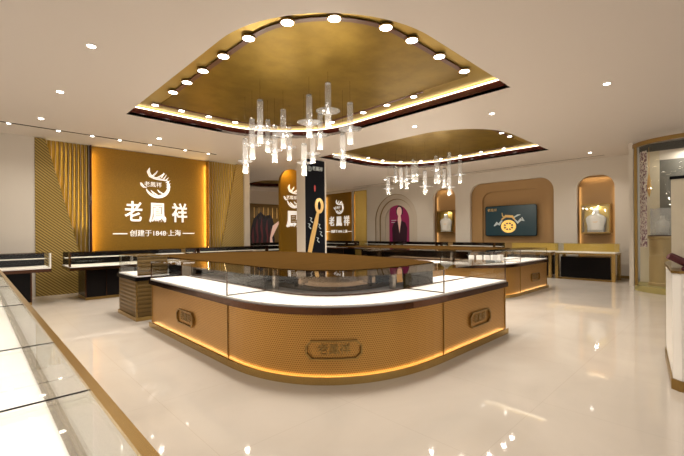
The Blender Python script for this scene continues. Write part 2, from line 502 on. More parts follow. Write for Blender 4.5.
PLAIN = [((1.11, 5.72), 'in the plain ceiling, nearest of the row left of the big recess'),
         ((1.08, 7.9), 'in the plain ceiling, middle of the row left of the big recess'),
         ((1.04, 9.97), 'in the plain ceiling, farthest of its row, near the gold wall'),
         ((3.39, 10.07), 'in the plain ceiling in front of the lit amber sign panel'),
         ((7.48, 1.46), 'alone in the plain ceiling at the upper right'),
         ((7.62, 3.45), 'in the plain ceiling right of the big recess tip'),
         ((8.14 - .9, 5.07), 'in the plain ceiling strip between the two gold recesses'),
         ((13.6, 3.1), 'in the plain ceiling above the right-hand arched niche'),
         ((2.2, .9), 'in the plain ceiling nearest the entrance, out in front'),
         ((13.4, 11.0), 'in the plain ceiling above the plum portrait niche'),
         ((11.0, 12.4), 'in the plain ceiling at the far end beside the second amber sign'),
         ((12.4, 16.9), 'added to brighten the dim back room before the gown poster')]  # this last downlight is added to brighten the back wall
for (x, y), l in PLAIN:
    downlight(x, y, H + .001, .05, 'small white downlight ' + l, 'plain ceiling downlights', 40 if y > 12 else DOWN_W)
for k, x in enumerate([.58, 1.45, 2.12, 2.72, 3.45, 4.4, 5.1]):
    y = 10.74 + .25 * (x + 3) / 8.35
    downlight(x, y, H - .001, .04, 'tiny spotlight in the ceiling slot above the gold wall, %s from the left' % ordinal(k), 'slot spotlights', 5)

# walls
PR = (2.31, 5.56)
bm = bmesh.new(); box(bm, -6, 12, 0, 1.12, 12.3, H); struct(link('wall_left', bm, 'wall'))
bm = bmesh.new(); box(bm, 1.12, 12.145, 0, 6.83, 12.3, H); struct(link('wall_left_core', bm, 'wall'))
struct(link('trim_3', BX(6.83, 11.9, 0, 7.03, 12.3, H), 'wall'))
struct(link('wall_back', BX(3, 18.6, 0, 15.2, 18.8, H), 'back'))
struct(link('wall_back_side', BX(3, 12.3, 0, 3.2, 18.6, H), 'back'))

WX = 14.95
N1 = (8.4, 9.5, 3.45, .42); BIG = (4.53, 7.74, 3.5, .5); N2 = (2.73, 3.81, 3.39, .42); AR = (10.38, 12.97)
def nich(a): return arch(a[0], a[1], .02, a[2], a[3])
ar_out = arch(AR[0], AR[1], .02, 3.42, (AR[1] - AR[0]) / 2, 14)
SG = [(14.64, .02), (17.2, .02), (17.2, H - .12), (14.64, H - .12)]
FL = [(13.53, .02), (14.60, .02), (14.60, H - .12), (13.53, H - .12)]
struct(plate('wall_right', [(2.0, 0), (18.6, 0), (18.6, H), (2.0, H)], [nich(N1), nich(BIG), nich(N2), ar_out, SG, FL], .14, lambda u, v, w: (WX + .07 + w, u, v), 'wall'))
struct(link('wall_right_back', BX(WX + .42, 2.0, 0, WX + .5, 18.6, H), 'tan'))

# wall niches : back boards and lit edges
def niche(a, name, label, inner=None, m='tan'):
    t = thing(name, label, 'wall niche', (WX, (a[0] + a[1]) / 2, 0))
    yc = (a[0] + a[1]) / 2; u0, u1 = a[0] - yc, a[1] - yc; top, r = a[2], a[3]
    P = arch(-u1 - .1, -u0 + .1, .02, top + .1, r + .1)
    F = lambda u, v, w: (-w, -u, v)
    bm = bmesh.new()
    prism(bm, P, lambda p: (.30, -p[0], p[1]), lambda p: (.33, -p[0], p[1])); link('back_panel', bm, m, t)
    for s, yy in ((1, u0 + .02), (-1, u1 - .02)):
        area('niche_glow', (.27, yy, top * .55), .06, 1.6, (.35, s, 0), (1, .74, .42), sy=top * .7, parent=t)
    area('niche_top_glow', (.22, 0, top - .03), .03, 1.5, (.1, 0, -1), (1, .74, .42), sy=(u1 - u0) * .8, parent=t).rotation_euler = (0, 0, 0)
    return t
t = niche(N1, 'arched_niche', 'narrow tan arched wall niche left of the large screen niche')
t = niche(N2, 'arched_niche', 'narrow tan arched wall niche at the right end of the wall')
t = niche(BIG, 'screen_niche', 'wide tan niche with stepped frame around the teal screen')
yc = (BIG[0] + BIG[1]) / 2
o = plate('stepped_frame', arch(-1.7, 1.7, .02, 3.6, .5), [arch(7.28 * -1 + yc, yc - 4.83, .03, 3.14, .42)], .05, lambda u, v, w: (.20 + w, -u, v), 'tan'); o.parent = t

# stepped arch with portrait
t = thing('arched_surround', 'cream stepped arch surround framing the plum portrait poster', 'wall niche', (WX, 11.675, 0))
def archring(r0, r1, top, x0, x1, name, m):
    o = plate(name, arch(-r0, r0, .02, top, r0, 14), [arch(-r1, r1, .03, top - (r0 - r1), r1, 14)], abs(x1 - x0), lambda u, v, w: ((x0 + x1) / 2 + w, -u, v), m); o.parent = t
archring(1.42, 1.06, 3.55, .06, .14, 'outer_arch', 'niche')
archring(1.30, 1.27, 3.43, .03, .059, 'edge_bead', 'brassd')
archring(1.06, 1.03, 3.19, .10, .139, 'edge_bead', 'brassd')
archring(1.15, .76, 3.27, .14, .22, 'middle_arch', 'niche')
bm = bmesh.new(); prism(bm, arch(-.9, .9, .02, 3.15, .9, 14), lambda p: (.24, -p[0], p[1]), lambda p: (.27, -p[0], p[1])); link('back_panel', bm, 'niche', t)
t = thing('portrait_poster', 'plum arched poster of a person in a dark open-collared suit', 'poster', (WX + .2, 11.54, 0))
PX = lambda u, v, w: (-w, -u, v)
shape('backdrop', [arch(-.64, .64, .9, 3.08, .64, 12)], (0, 0, 0), PX, 'plum', t, 0, .01)
shape('suit', [[(-.42, .9), (.42, .9), (.46, 1.75), (.36, 2.0), (.12, 2.12), (0, 1.7), (-.12, 2.12), (-.36, 2.0), (-.46, 1.75)]], (0, 0, 0), PX, 'darksuit', t, .01, .016)
shape('neck', [[(-.11, 2.12), (-.07, 2.35), (.07, 2.35), (.11, 2.12), (0, 1.5)]], (0, 0, 0), PX, 'skin', t, .011, .02)
shape('face', [ellipse(0, 2.56, .15, .23)], (0, 0, 0), PX, 'skin', t, .02, .03)
shape('hair', [stroke([(-.17, 2.42), (-.16, 2.7), (0, 2.84), (.16, 2.7), (.17, 2.42)], [.03, .05, .07, .05, .03])], (0, 0, 0), PX, 'hair', t, .011, .019)
for k in range(2): shape('caption', [[(-.5, 2.12 - .1 * k), (-.2, 2.12 - .1 * k), (-.2, 2.15 - .1 * k), (-.5, 2.15 - .1 * k)]], (0, 0, 0), PX, 'silver', t, .01, .013)

# wall light slots, pendant-side second sign (far right wall)
def phoenix(org, xf, s, parent, w0=0, w1=.03, m='sign'):
    P = []
    P.append(stroke(arcpts(.1, -.05, 1.0, 200, 395, 26), [.02 + .13 * max(0, math.sin(PI * k / 26)) ** .7 for k in range(27)]))
    P.append(stroke([(-.55, 1.5), (-.66, 1.15), (-.5, .8), (-.15, .62), (.3, .55), (.8, .5)], [.02, .12, .13, .10, .09, .04]))
    P.append(stroke([(.12, 1.3), (.0, 1.1), (-.2, .88), (-.35, .78)], [.02, .05, .07, .04]))
    P.append(stroke([(.75, 1.12), (.55, .95), (.3, .78), (.05, .68)], [.02, .07, .07, .03]))
    for a in (62, 48, 34, 20, 6, -8):
        c, d = math.cos(math.radians(a)), math.sin(math.radians(a))
        P.append(stroke([(.1 + c * .8, d * .8), (.1 + c * 1.0, d * 1.0 + .03), (.1 + c * 1.2, d * 1.2 + .12)], [.045, .04, .008]))
    P.append(stroke([(-.45, -.5), (-.25, -.72), (.1, -.88)], [.02, .07, .03]))
    P.append(stroke([(.1, -.42), (.3, -.62), (.6, -.76)], [.02, .07, .03]))
    P.append(stroke([(-1.3, .12), (-1.2, -.08), (-1.05, -.25), (-.8, -.28)], [.05, .10, .07, .02]))
    P = [[(p[0] * s, p[1] * s) for p in q] for q in P]
    o = shape('phoenix_emblem', P, org, xf, m, parent, w0, w1)
    c = text('emblem_lettering', '老鳳祥', s * .50, (Vector(org) + Vector(xf(-.28 * s, .0, w1))), xf, m, parent, .004, .0)
    return o
def brand_sign(org, xf, label, scale=1.0, tagline=True):
    t = thing('brand_sign', label, 'wall sign', org)
    phoenix((0, 0, .57 * scale), xf, .33 * scale, t, .02, .05)
    for ch, u in (('老', -.62), ('鳳', .03), ('祥', .68)):
        text('sign_character', ch, (.60 if ch != '鳳' else .62) * scale, Vector(xf(u * scale, -.29 * scale, .05)), lambda a, b, c: xf(a * .80, b * 1.04, c), 'sign', t, .02, .008 * scale)
    if tagline:
        text('tagline', '创建于1848·上海', .20 * scale, Vector(xf(0, -.88 * scale, .03)), xf, 'sign', t, .01, .0)
        shape('rule_line', [[(-1.15 * scale, -.895 * scale), (-.78 * scale, -.895 * scale), (-.78 * scale, -.865 * scale), (-1.15 * scale, -.865 * scale)]], (0, 0, 0), xf, 'sign', t, .02, .03)
        shape('rule_line', [[(.78 * scale, -.895 * scale), (1.15 * scale, -.895 * scale), (1.15 * scale, -.865 * scale), (.78 * scale, -.865 * scale)]], (0, 0, 0), xf, 'sign', t, .02, .03)
    return t

# --- gold feature wall on the left
t = thing('amber_feature_panel', 'glowing amber wall panel carrying the main phoenix sign', 'wall panel', (3.935, 12.13, 0))
hw = (PR[1] - PR[0]) / 2
link('panel_face', BX(-hw, -.03, .8, hw, 0, H - .02), 'amber', t)
link('side_return', BX(-hw - .03, -.16, .8, -hw, 0, H - .02), 'maroon', t)
link('side_return', BX(hw, -.16, .8, hw + .03, 0, H - .02), 'brass', t)
AMB = (1, .62, .2)
area('edge_glow', (-hw + .02, -.13, 2.4), .03, 16, (1, .22, 0), AMB, sy=2.7, parent=t)
area('edge_glow', (hw - .02, -.13, 2.4), .03, 16, (-1, .22, 0), AMB, sy=2.7, parent=t)
brand_sign((3.97, 12.10, 2.42), WALL_Y, 'main white phoenix and three-character sign on the near amber panel')

def flutes(bm, x0, x1, z0, z1, y, pitch=.085, d=.04):
    n = max(1, int((x1 - x0) / pitch)); p = (x1 - x0) / n
    for k in range(n):
        a = x0 + k * p
        for q in ((a, y), (a + p * .5, y - d)): pass
        v = [bm.verts.new(c) for c in ((a + .004, y, z0), (a + p / 2, y - d, z0), (a + p - .004, y, z0), (a + .004, y, z1), (a + p / 2, y - d, z1), (a + p - .004, y, z1))]
        bm.faces.new((v[0], v[1], v[4], v[3])); bm.faces.new((v[1], v[2], v[5], v[4])); bm.faces.new((v[0], v[3], v[5], v[2]))
        bm.faces.new((v[0], v[2], v[1])); bm.faces.new((v[3], v[4], v[5]))
    return bm
t = thing('fluted_gold_panel', 'gold wall panel of vertical flutes and diagonal slats left of the main sign', 'wall panel', (1.7, 12.14, 0))
link('vertical_flutes', flutes(bmesh.new(), -.5, .57, 0, H - .01, 0), 'flute', t)
diag = [(1.12 - 1.7, 0), (2.26 - 1.7, 0), (1.9 - 1.7, 1.6), (1.33 - 1.7, H - .01), (1.12 - 1.7, H - .01)]
bm = bmesh.new(); prism(bm, diag, lambda p: (p[0], -.16, p[1]), lambda p: (p[0], -.10, p[1])); link('diagonal_slats', bm, 'diagL', t)
strip_area('fold_glow', (-.35, -.13, 3.85), (.18, -.13, 1.7), (1, .35, .2), 3.2, (1, .75, .35), t)
t = thing('fluted_gold_panel', 'gold wall panel of vertical flutes and fine weave right of the main sign', 'wall panel', (6.2, 12.14, 0))
link('vertical_flutes', flutes(bmesh.new(), -.6, .45, 0, H - .01, 0), 'flute', t)
diag = [(5.80 - 6.2, 0), (6.83 - 6.2, 0), (6.83 - 6.2, H - .01), (6.58 - 6.2, H - .01)]
bm = bmesh.new(); prism(bm, diag, lambda p: (p[0], -.16, p[1]), lambda p: (p[0], -.10, p[1])); link('woven_panel', bm, 'diagR', t)
strip_area('fold_glow', (.35, -.13, 3.85), (-.15, -.13, 1.3), (-1, .35, .1), 3.2, (1, .75, .35), t)

# --- second sign on the far right wall
t = thing('amber_feature_panel', 'smaller amber wall panel seen right of the black banner column', 'wall panel', (WX + .3, 15.9, 0))
link('panel_face', BX(0, -1.4, .02, .04, 1.4, H - .02), 'amber', t)
area('edge_glow', (-.08, -1.22, 2.2), .03, 10, (.45, 1, 0), AMB, sy=3, parent=t)
area('edge_glow', (-.08, 1.22, 2.2), .03, 7, (.45, -1, 0), AMB, sy=3, parent=t)
brand_sign((WX + .30, 15.95, 2.45), WALL_X, 'small distant white phoenix sign partly behind the banner column', .95)
t = thing('fluted_gold_panel', 'narrow fluted gold panel between distant amber sign and portrait arch', 'wall panel', (WX + .2, 14.05, 0))
bm = flutes(bmesh.new(), -.55, .55, .02, H - .02, 0)
o = link('vertical_flutes', bm, 'flute', t); o.rotation_euler = (0, 0, -PI / 2)

# baseboards
struct(link('baseboard_right', BX(WX - .015, 2.0, 0, WX - .001, 2.70, .09), 'brassd'))

# --- column with banner, sign pylon, back poster
CX0, CX1, CY0, CY1 = 7.64, 8.56, 9.58, 10.0
struct(link('wall_column', BX(CX0, CY0, 0, CX1, CY1, H), 'wall'))
t = thing('hanging_banner', 'tall black banner with golden ring wand on the central column', 'banner', (8.07, CY0 - .002, 0))
shape('banner_cloth', [[(-.41, .5), (.41, .5), (.41, H - .02), (-.41, H - .02)]], (0, 0, 0), WALL_Y, 'banner', t, 0, .012)
shape('gold_ring', [stroke(arcpts(.16, 2.42, .13, 0, 360, 24, .2), [.055] * 25)], (0, 0, 0), WALL_Y, 'gold', t, .012, .03)
shape('gold_wand', [stroke([(.1, 2.2), (.02, 1.9), (-.13, 1.4), (-.26, .9)], [.05, .08, .09, .08])], (0, 0, 0), WALL_Y, 'gold', t, .012, .03)
shape('red_tassel', [ellipse(-.02, 2.98, .035, .11, 14)], (0, 0, 0), WALL_Y, 'red', t, .012, .02)
for u, v in ((-.18, 1.95), (-.25, 1.75), (.17, 1.75), (.24, 1.5), (.1, 1.3)):
    shape('calligraphy_stroke', [stroke([(u - .06, v + .08), (u + .02, v + .05), (u - .03, v - .02), (u + .06, v - .09)], [.006, .018, .01, .016])], (0, 0, 0), WALL_Y, 'silver', t, .012, .016)
text('banner_lettering', '老鳳祥', .15, Vector(WALL_Y(.1, 3.62, .016)), WALL_Y, 'silver', t, .003, .002)
phoenix(Vector(WALL_Y(-.24, 3.6, 0)), WALL_Y, .07, t, .012, .02, 'silver')

t = thing('sign_pylon', 'arched amber sign board with white phoenix directly left of the banner column', 'sign', (8.05, 10.75, 0))
bm = bmesh.new(); prism(bm, arch(-.52, .5, .0, 3.75, .5, 12), lambda p: (p[0], 0, p[1]), lambda p: (p[0], .12, p[1])); link('board', bm, 'amber', t)
phoenix((0.0, 0, 2.75), WALL_Y, .3, t, .01, .04)
text('sign_character', '鳳', .62, Vector(WALL_Y(0, 1.98, .03)), WALL_Y, 'sign', t, .02, .012)
area('board_glow', (-.3, -.3, 3.7), .3, 10, (.2, .6, -1), AMB, parent=t)

t = thing('fashion_poster', 'dark wine-coloured gown poster on the far back wall', 'poster', (12.2, 18.58, 0))
shape('print_back', [[(-1.4, .4), (1.25, .4), (1.25, 3.2), (-1.4, 3.2)]], (0, 0, 0), WALL_Y, 'slat', t, 0, .03)
shape('gown', [[(-1.35, .4), (.32, .4), (.36, 1.2), (.22, 1.7), (.3, 2.1), (.18, 2.45), (-.02, 2.62), (-.22, 2.5), (-.42, 2.62), (-.6, 2.75), (-.8, 2.55), (-1.0, 2.35), (-1.15, 1.9), (-1.25, 1.2)]], (0, 0, 0), WALL_Y, 'hair', t, .03, .05)
for k, (u, v) in enumerate([(-1.05, 1.9), (-.8, 2.35), (-.5, 2.4), (-.15, 2.3), (.1, 1.9)]):
    shape('gown_fold', [stroke([(u, v), (u - .04, v - .5), (u + .03, v - 1.0), (u - .08, .45)], [.01, .07, .05, .09])], (0, 0, 0), WALL_Y, 'maroonposter', t, .05, .058)
shape('pale_sash', [stroke([(.65, 2.2), (.35, 1.9), (.1, 1.3), (.15, .6)], [.05, .15, .07, .14])], (0, 0, 0), WALL_Y, 'skin', t, .05, .06)
for k in range(9):
    shape('gold_rod', [[(-1.3 + k * .3, 2.4), (-1.26 + k * .3, 2.4), (-1.26 + k * .3, 3.0), (-1.3 + k * .3, 3.0)]], (0, 0, 0), WALL_Y, 'gold', t, .03, .05)

# ---------------------------------------------------------------- island counters
def outline(x0, y0, rx, ry, yA, xD, i=0):
    """left straight, rounded corner (superellipse) and right straight of an island, with outward normals"""
    n = 26; e = 2 / 2.5
    left = [(Vector((x0, yA)), Vector((-1, 0))), (Vector((x0, y0 + ry)), Vector((-1, 0)))]
    pts = []
    for k in range(n + 1):
        a = PI / 2 * k / n
        pts.append(Vector((x0 + rx - rx * max(0, math.cos(a)) ** e, y0 + ry - ry * max(0, math.sin(a)) ** e)))
    arc = []
    for k, p in enumerate(pts):
        t = (pts[min(n, k + 1)] - pts[max(0, k - 1)]).normalized()
        nn = Vector((t.y, -t.x))
        if k == 0: nn = Vector((-1, 0))
        if k == n: nn = Vector((0, -1))
        arc.append((p - nn * i, nn))
    right = [(Vector((x0 + rx, y0)), Vector((0, -1))), (Vector((xD, y0)), Vector((0, -1)))]
    return left, arc, right

def plaque(t, seg, cen, zc, w, h):
    """framed plaque lying on the outer line of seg, centred at arc length fraction cen"""
    P = [p for p, n in seg]; d = [0]
    for k in range(1, len(P)): d.append(d[-1] + (P[k] - P[k - 1]).length)
    def onp(s, v, wd):
        s = max(0, min(d[-1] - 1e-6, cen * d[-1] + s))
        for k in range(1, len(P)):
            if s <= d[k]:
                f = (s - d[k - 1]) / (d[k] - d[k - 1])
                p = P[k - 1].lerp(P[k], f); n = seg[k - 1][1].lerp(seg[k][1], f).normalized(); q = p + n * wd
                return (q.x, q.y, zc + v)
    c = h * .28
    out = [(-w / 2 + c, -h / 2), (w / 2 - c, -h / 2), (w / 2, -h / 2 + c), (w / 2, h / 2 - c), (w / 2 - c, h / 2), (-w / 2 + c, h / 2), (-w / 2, h / 2 - c), (-w / 2, -h / 2 + c)]
    def fine(o):
        r = []
        for i in range(len(o)):
            a, b = Vector(o[i]), Vector(o[(i + 1) % len(o)])
            for q in range(6): r.append(tuple(a.lerp(b, q / 6)))
        return r
    O = fine(out); I = [(a * (1 - .07 * .32 / w * 1.6), b * .86) for a, b in O]
    bm = bmesh.new(); n = len(O)
    ro = [[bm.verts.new(onp(a, b, wd)) for a, b in ring] for ring, wd in ((O, -.025), (O, .004), (I, .004), (I, -.025))]
    for q in range(4):
        A, B = ro[q], ro[(q + 1) % 4]
        for i in range(n): bm.faces.new((A[i], A[(i + 1) % n], B[(i + 1) % n], B[i]))
    fr = link('plaque', bm, 'brassd', t)
    me = text_mesh('老鳳祥', h * .6, .003, .001)
    for v in me.vertices: v.co = Vector(onp(v.co.x, v.co.y, -.024 + .008 + v.co.z))
    me.materials.append(M['brassd'])
    o = bpy.data.objects.new('plaque_lettering', me); COL.objects.link(o); o.parent = fr

def counter_unit(seg, label, group, plaque_at=None, ends=(True, True), deckw=1.05, pw=.30, glass_in=.6):
    t = thing('display_counter', label, 'display counter', (0, 0, 0), group)
    link('front_panel', sweep(seg, .055, .075, .055, .70, uv=True), 'perf', t)
    link('carcass', sweep(seg, .076, .55, .055, .70), 'black', t)
    link('counter_edge', sweep(seg, .0, .58, .695, .765), 'bronze', t)
    link('display_deck', sweep(seg, .03, deckw, .766, .785), 'white', t)
    link('base_trim', sweep(seg, 0.0, .075, 0.0, .05), 'brass', t)
    link('base_lip', sweep(seg, 0.0, .005, .0501, .078), 'brass', t)
    link('base_lamp', sweep(seg, .007, .022, .051, .055), M['baseled'], t)
    g = link('front_glass', sweep(seg, .03, .036, .786, 1.065), 'glass', t)
    link('glass_top', sweep(seg, .03, glass_in, 1.066, 1.074), 'glass', t)
    link('back_rail', sweep(seg, glass_in - .012, glass_in + .003, .786, .80), 'bronze', t)
    for e, (p, n) in ((0, seg[0]), (1, seg[-1])):
        if not ends[e]: continue
        bm = bmesh.new(); q = p - n * .045; w = .006
        box(bm, q.x - w, q.y - w, .786, q.x + w, q.y + w, 1.064); link('corner_post', bm, 'bronze', t)
        a = p - n * .05; b = p - n * glass_in
        tdir = Vector((-n.y, n.x)) * .003
        if e: tdir = -tdir
        bm = bmesh.new()
        vs = [bm.verts.new((c.x + s.x, c.y + s.y, z)) for z in (.786, 1.064) for c, s in ((a, tdir * 0), (b, tdir * 0), (b, tdir), (a, tdir))]
        for fc in ((0, 1, 2, 3), (4, 5, 6, 7), (0, 1, 5, 4), (1, 2, 6, 5), (2, 3, 7, 6), (3, 0, 4, 7)): bm.faces.new([vs[i] for i in fc])
        link('end_glass', bm, 'glass', t)
        bm = bmesh.new(); c1 = a; c2 = b
        tube(bm, [(c1.x, c1.y, .792), (c2.x, c2.y, .792)], .006, 6); link('seam_strip', bm, 'bronze', t)
        link('panel_seam', BX(p.x - n.x * .05 - .006, p.y - n.y * .05 - .006, .056, p.x - n.x * .05 + .006, p.y - n.y * .05 + .006, .694), 'brassd', t)
    if plaque_at is not None: plaque(t, [(p - n * .03, n) for p, n in seg], plaque_at[0], plaque_at[1], pw, plaque_at[2])
    return t

def island(x0, y0, rx, ry, yA, xD, which, slab, plq=(True, True, True), rest=None, banks=()):
    left, arc, right = outline(x0, y0, rx, ry, yA, xD)
    g = 'curved counter units of the ' + which
    counter_unit(left, 'straight gold perforated counter unit on the left side of the ' + which, g, (.53, .345, .20) if plq[0] else None, pw=.56, ends=(True, False))
    counter_unit(arc, 'rounded corner gold perforated counter unit of the ' + which, g, (.492, .335, .19) if plq[1] else None, pw=.58)
    counter_unit(right, 'straight gold perforated counter unit on the right side of the ' + which, g, (.53, .35, .20) if plq[2] else None, pw=.58, ends=(False, True))
    t = thing('wooden_island_top', 'brown wood leaf-shaped top in the middle of the ' + which, 'counter top', (0, 0, 0))
    link('top_slab', zprism(slab, 1.06, 1.08), 'wood', t)
    link('edge_band', zprism([(a, b) for a, b in slab], 1.052, 1.0599), 'maroon', t)
    cx = sum(p[0] for p in slab) / len(slab); cy = sum(p[1] for p in slab) / len(slab)
    ins = [(cx + (a - cx) * .62, cy + (b - cy) * .72) for a, b in slab]
    link('cabinet_core', zprism(ins, 0, 1.051), 'smoke', t)
    for b in banks:
        link('drawer_bank', BX(b[0], b[1], .787, b[2], b[3], 1.051), 'black', t)
    for (px, py) in rest:
        bm = bmesh.new(); box(bm, px - .03, py - .03, .787, px + .03, py + .03, 1.051, .004); link('support_post', bm, 'post', t)
    return t

def slab_near(args, i): return [(p.x, p.y) for p, n in outline(*args, i)[1]]
A1 = (2.08, 2.36, 1.92, 1.76, 6.71, 5.72)
slab1 = [(2.68, 8.42)] + slab_near(A1, .60) + [(4.75, 3.02), (4.95, 3.25), (5.2, 4.3), (5.45, 5.8), (5.5, 7.0), (5.3, 7.8), (4.8, 8.3), (4.2, 8.46)]
island(*A1, 'near island', slab1, rest=[(2.80, 4.12), (3.86, 3.06), (2.78, 6.6), (4.85, 3.6)],
       banks=[(2.70, 4.25, 2.74, 5.25), (4.05, 3.0, 4.70, 3.04)])
A2 = (7.95, 3.54, 1.45, 1.35, 7.4, 11.22)
slab2 = [(8.55, 9.1)] + slab_near(A2, .60) + [(10.3, 4.2), (10.7, 5.0), (10.9, 7.0), (10.7, 8.3), (9.6, 9.1)]
island(*A2, 'far island', slab2, plq=(False, False, True), rest=[(8.7, 5.0), (9.4, 4.3)])

# island end cabinets (far end units)
def end_unit(x0, y0, x1, y1, label):
    t = thing('end_cabinet', label, 'cabinet', ((x0 + x1) / 2, (y0 + y1) / 2, 0))
    w, d = (x1 - x0) / 2, (y1 - y0) / 2
    link('ribbed_body', BX(-w + .02, -d + .02, .07, w - .02, d - .02, .70), 'slat', t)
    link('base_trim', BX(-w, -d, 0, w, d, .069), 'brass', t)
    link('counter_edge', BX(-w - .01, -d - .01, .701, w + .01, d + .01, .765), 'black', t)
    link('display_deck', BX(-w + .02, -d + .02, .766, w - .02, d - .02, .785), 'white', t)
    link('glass_case', glasscase(-w + .02, -d + .02, w - .02, d - .02, .786, 1.12), 'glass', t)
    link('end_board', BX(-w + .04, -d + .03, .787, w - .05, -d + .06, 1.11), 'slat', t)
    for sx in (-1, 1):
        link('corner_trim', BX(sx * (w - .012) - .012, -d - .002, .07, sx * (w - .012) + .012, -d + .019, .70), 'brass', t)
    return t
def glasscase(x0, y0, x1, y1, z0, z1, th=.006):
    bm = bmesh.new()
    box(bm, x0, y0, z0, x1, y0 + th, z1); box(bm, x0, y1 - th, z0, x1, y1, z1)
    box(bm, x0, y0 + th + .001, z0, x0 + th, y1 - th - .001, z1); box(bm, x1 - th, y0 + th + .001, z0, x1, y1 - th - .001, z1)
    box(bm, x0, y0, z1 + .0005, x1, y1, z1 + th)
    return bm
end_unit(2.03, 7.22, 2.62, 8.36, 'ribbed taupe end cabinet with brass foot left of the near island')

# ---------------------------------------------------------------- wall counters
def wall_counter(loc, L, rz, label, group, back='black', bracket='bronze', inset=.33, hgt=.80):
    t = thing('wall_counter', label, 'display counter', loc, group, rz)
    h = L / 2; D = .46
    link('cabinet_body', BX(-h + inset, -D + .08, .06, h - inset, D, hgt - .10), 'black', t)
    link('toe_kick', BX(-h + inset - .01, -D + .07, 0, h - inset + .01, D, .06), 'brassd', t)
    link('counter_edge', BX(-h, -D - .12, hgt - .09, h, D, hgt - .02), 'bronze', t)
    link('display_deck', BX(-h + .01, -D - .11, hgt - .019, h - .01, D - .01, hgt), 'white', t)
    link('back_board', BX(-h + .02, D - .06, hgt + .001, h - .02, D - .02, hgt + .30), back, t)
    link('shelf_strip', BX(-h + .03, D - .30, hgt + .16, h - .03, D - .065, hgt + .175), 'white', t)
    link('glass_case', glasscase(-h + .02, -D - .09, h - .02, D - .01, hgt + .001, hgt + .31), 'glassg', t)
    link('case_rail', BX(-h + .01, -D - .105, hgt + .32, h - .01, -D - .08, hgt + .33), 'bronze', t)
    for s in (-1, 1):
        link('end_bracket', BX(s * (h - .015) - .012, -D - .10, hgt + .001, s * (h - .015) + .012, -D + .06, hgt + .318), bracket, t)
    for s in (-.5, .5):
        link('door_trim', BX(s * (L - 2 * inset) - .012, -D + .06, .06, s * (L - 2 * inset) + .012, -D + .079, hgt - .10), 'bronze', t)
    link('door_trim', BX(-h * .48, -D + .06, .06, -h * .48 + .012, -D + .079, hgt - .10), 'bronze', t)
    return t
gl = 'black wall counters under the gold wall'
wall_counter((-.1, 11.0, 0), 2.7, 0, 'black-bodied counter at the far left, nearest the plain cream wall', gl, bracket='whitegloss')
wall_counter((2.98, 10.85, 0), 2.85, 0, 'black-bodied counter in front of the fluted gold panel', gl)
wall_counter((5.75, 11.1, 0), 2.3, 0, 'black-bodied counter under the right end of the main sign', gl)

def open_counter(loc, L, rz, label, group):
    t = thing('wall_counter', label, 'display counter', loc, group, rz)
    h = L / 2; D = .42; hg = .86
    for s in (-1, 1):
        link('leg', BX(s * (h - .05) - .045, -D, 0, s * (h - .05) + .045, -D + .10, hg - .07), 'brass', t)
        link('leg', BX(s * (h - .05) - .045, D - .10, 0, s * (h - .05) + .045, D, hg - .07), 'brass', t)
    link('cabinet_body', BX(-h + .14, -D + .10, .06, h - .14, D - .02, hg - .15), 'black', t)
    link('counter_edge', BX(-h, -D - .04, hg - .069, h, D, hg - .02), 'brass', t)
    link('display_deck', BX(-h + .01, -D - .03, hg - .019, h - .01, D - .01, hg), 'white', t)
    link('glass_case', glasscase(-h + .02, -D - .02, h - .02, D - .01, hg + .001, hg + .27), 'glassg', t)
    link('back_board', BX(-h + .04, D - .06, hg + .001, h - .04, D - .025, hg + .25), 'goldring', t)
    link('base_rail', BX(-h + .10, -D + .02, .0, h - .10, -D + .08, .05), 'brassd', t)
    return t
gr = 'brass-legged counters along the right wall'
open_counter((13.98, 3.28, 0), 1.62, -PI / 2, 'brass-legged glass counter below the rightmost arched niche', gr)
open_counter((13.98, 5.0, 0), 1.62, -PI / 2, 'brass-legged glass counter below the right part of the teal screen', gr)
gd = 'dark counters along the far right wall'
wall_counter((14.1, 7.2, 0), 2.2, -PI / 2, 'dark glass counter below the left part of the teal screen', gd)
wall_counter((14.1, 9.6, 0), 2.2, -PI / 2, 'dark glass counter below the left narrow arched niche', gd)
wall_counter((14.1, 12.0, 0), 2.2, -PI / 2, 'dark glass counter below the plum portrait poster', gd)
wall_counter((14.1, 15.0, 0), 2.6, -PI / 2, 'dark glass counter below the distant amber sign', gd)
wall_counter((9.1, 14.8, 0), 3.4, 0, 'dark glass counter far back between the two columns', gd)

# jewellery stands on the far counters (white necklace busts)
def bust(loc, label, group, s=1.0, rz=0, m='white'):
    t = thing('necklace_bust', label, 'display stand', loc, group, rz)
    bm = bmesh.new(); box(bm, -.11 * s, -.05 * s, 0, .11 * s, .05 * s, .012 * s, .003); link('stand_base', bm, m, t)
    half = [(.115, .012), (.12, .05), (.118, .10), (.135, .17), (.14, .22), (.115, .255), (.06, .285), (.042, .31), (.045, .355), (.035, .37)]
    bm = bmesh.new(); rows = []
    for r, z in half:
        row = []
        for k in range(20):
            a = 2 * PI * k / 20; row.append(bm.verts.new((r * s * math.cos(a), .42 * min(r, .09) * s * 1.2 * math.sin(a) - .02 * s, z * s)))
        rows.append(row)
    for a, b in zip(rows, rows[1:]):
        for k in range(20): bm.faces.new((a[k], a[(k + 1) % 20], b[(k + 1) % 20], b[k]))
    bm.faces.new(rows[0][::-1]); bm.faces.new(rows[-1]); link('torso', bm, m, t, True)
    pts = [(.075 * s * math.sin(a), -.068 * s + .02 * s * abs(math.sin(a)), (.25 - .075 * (1 + math.cos(a)) / 2 * 1.2) * s) for a in [-1.9 + 3.8 * k / 16 for k in range(17)]]
    bm = bmesh.new(); tube(bm, pts, .005 * s, 6); link('necklace', bm, 'gold', t)
    return t

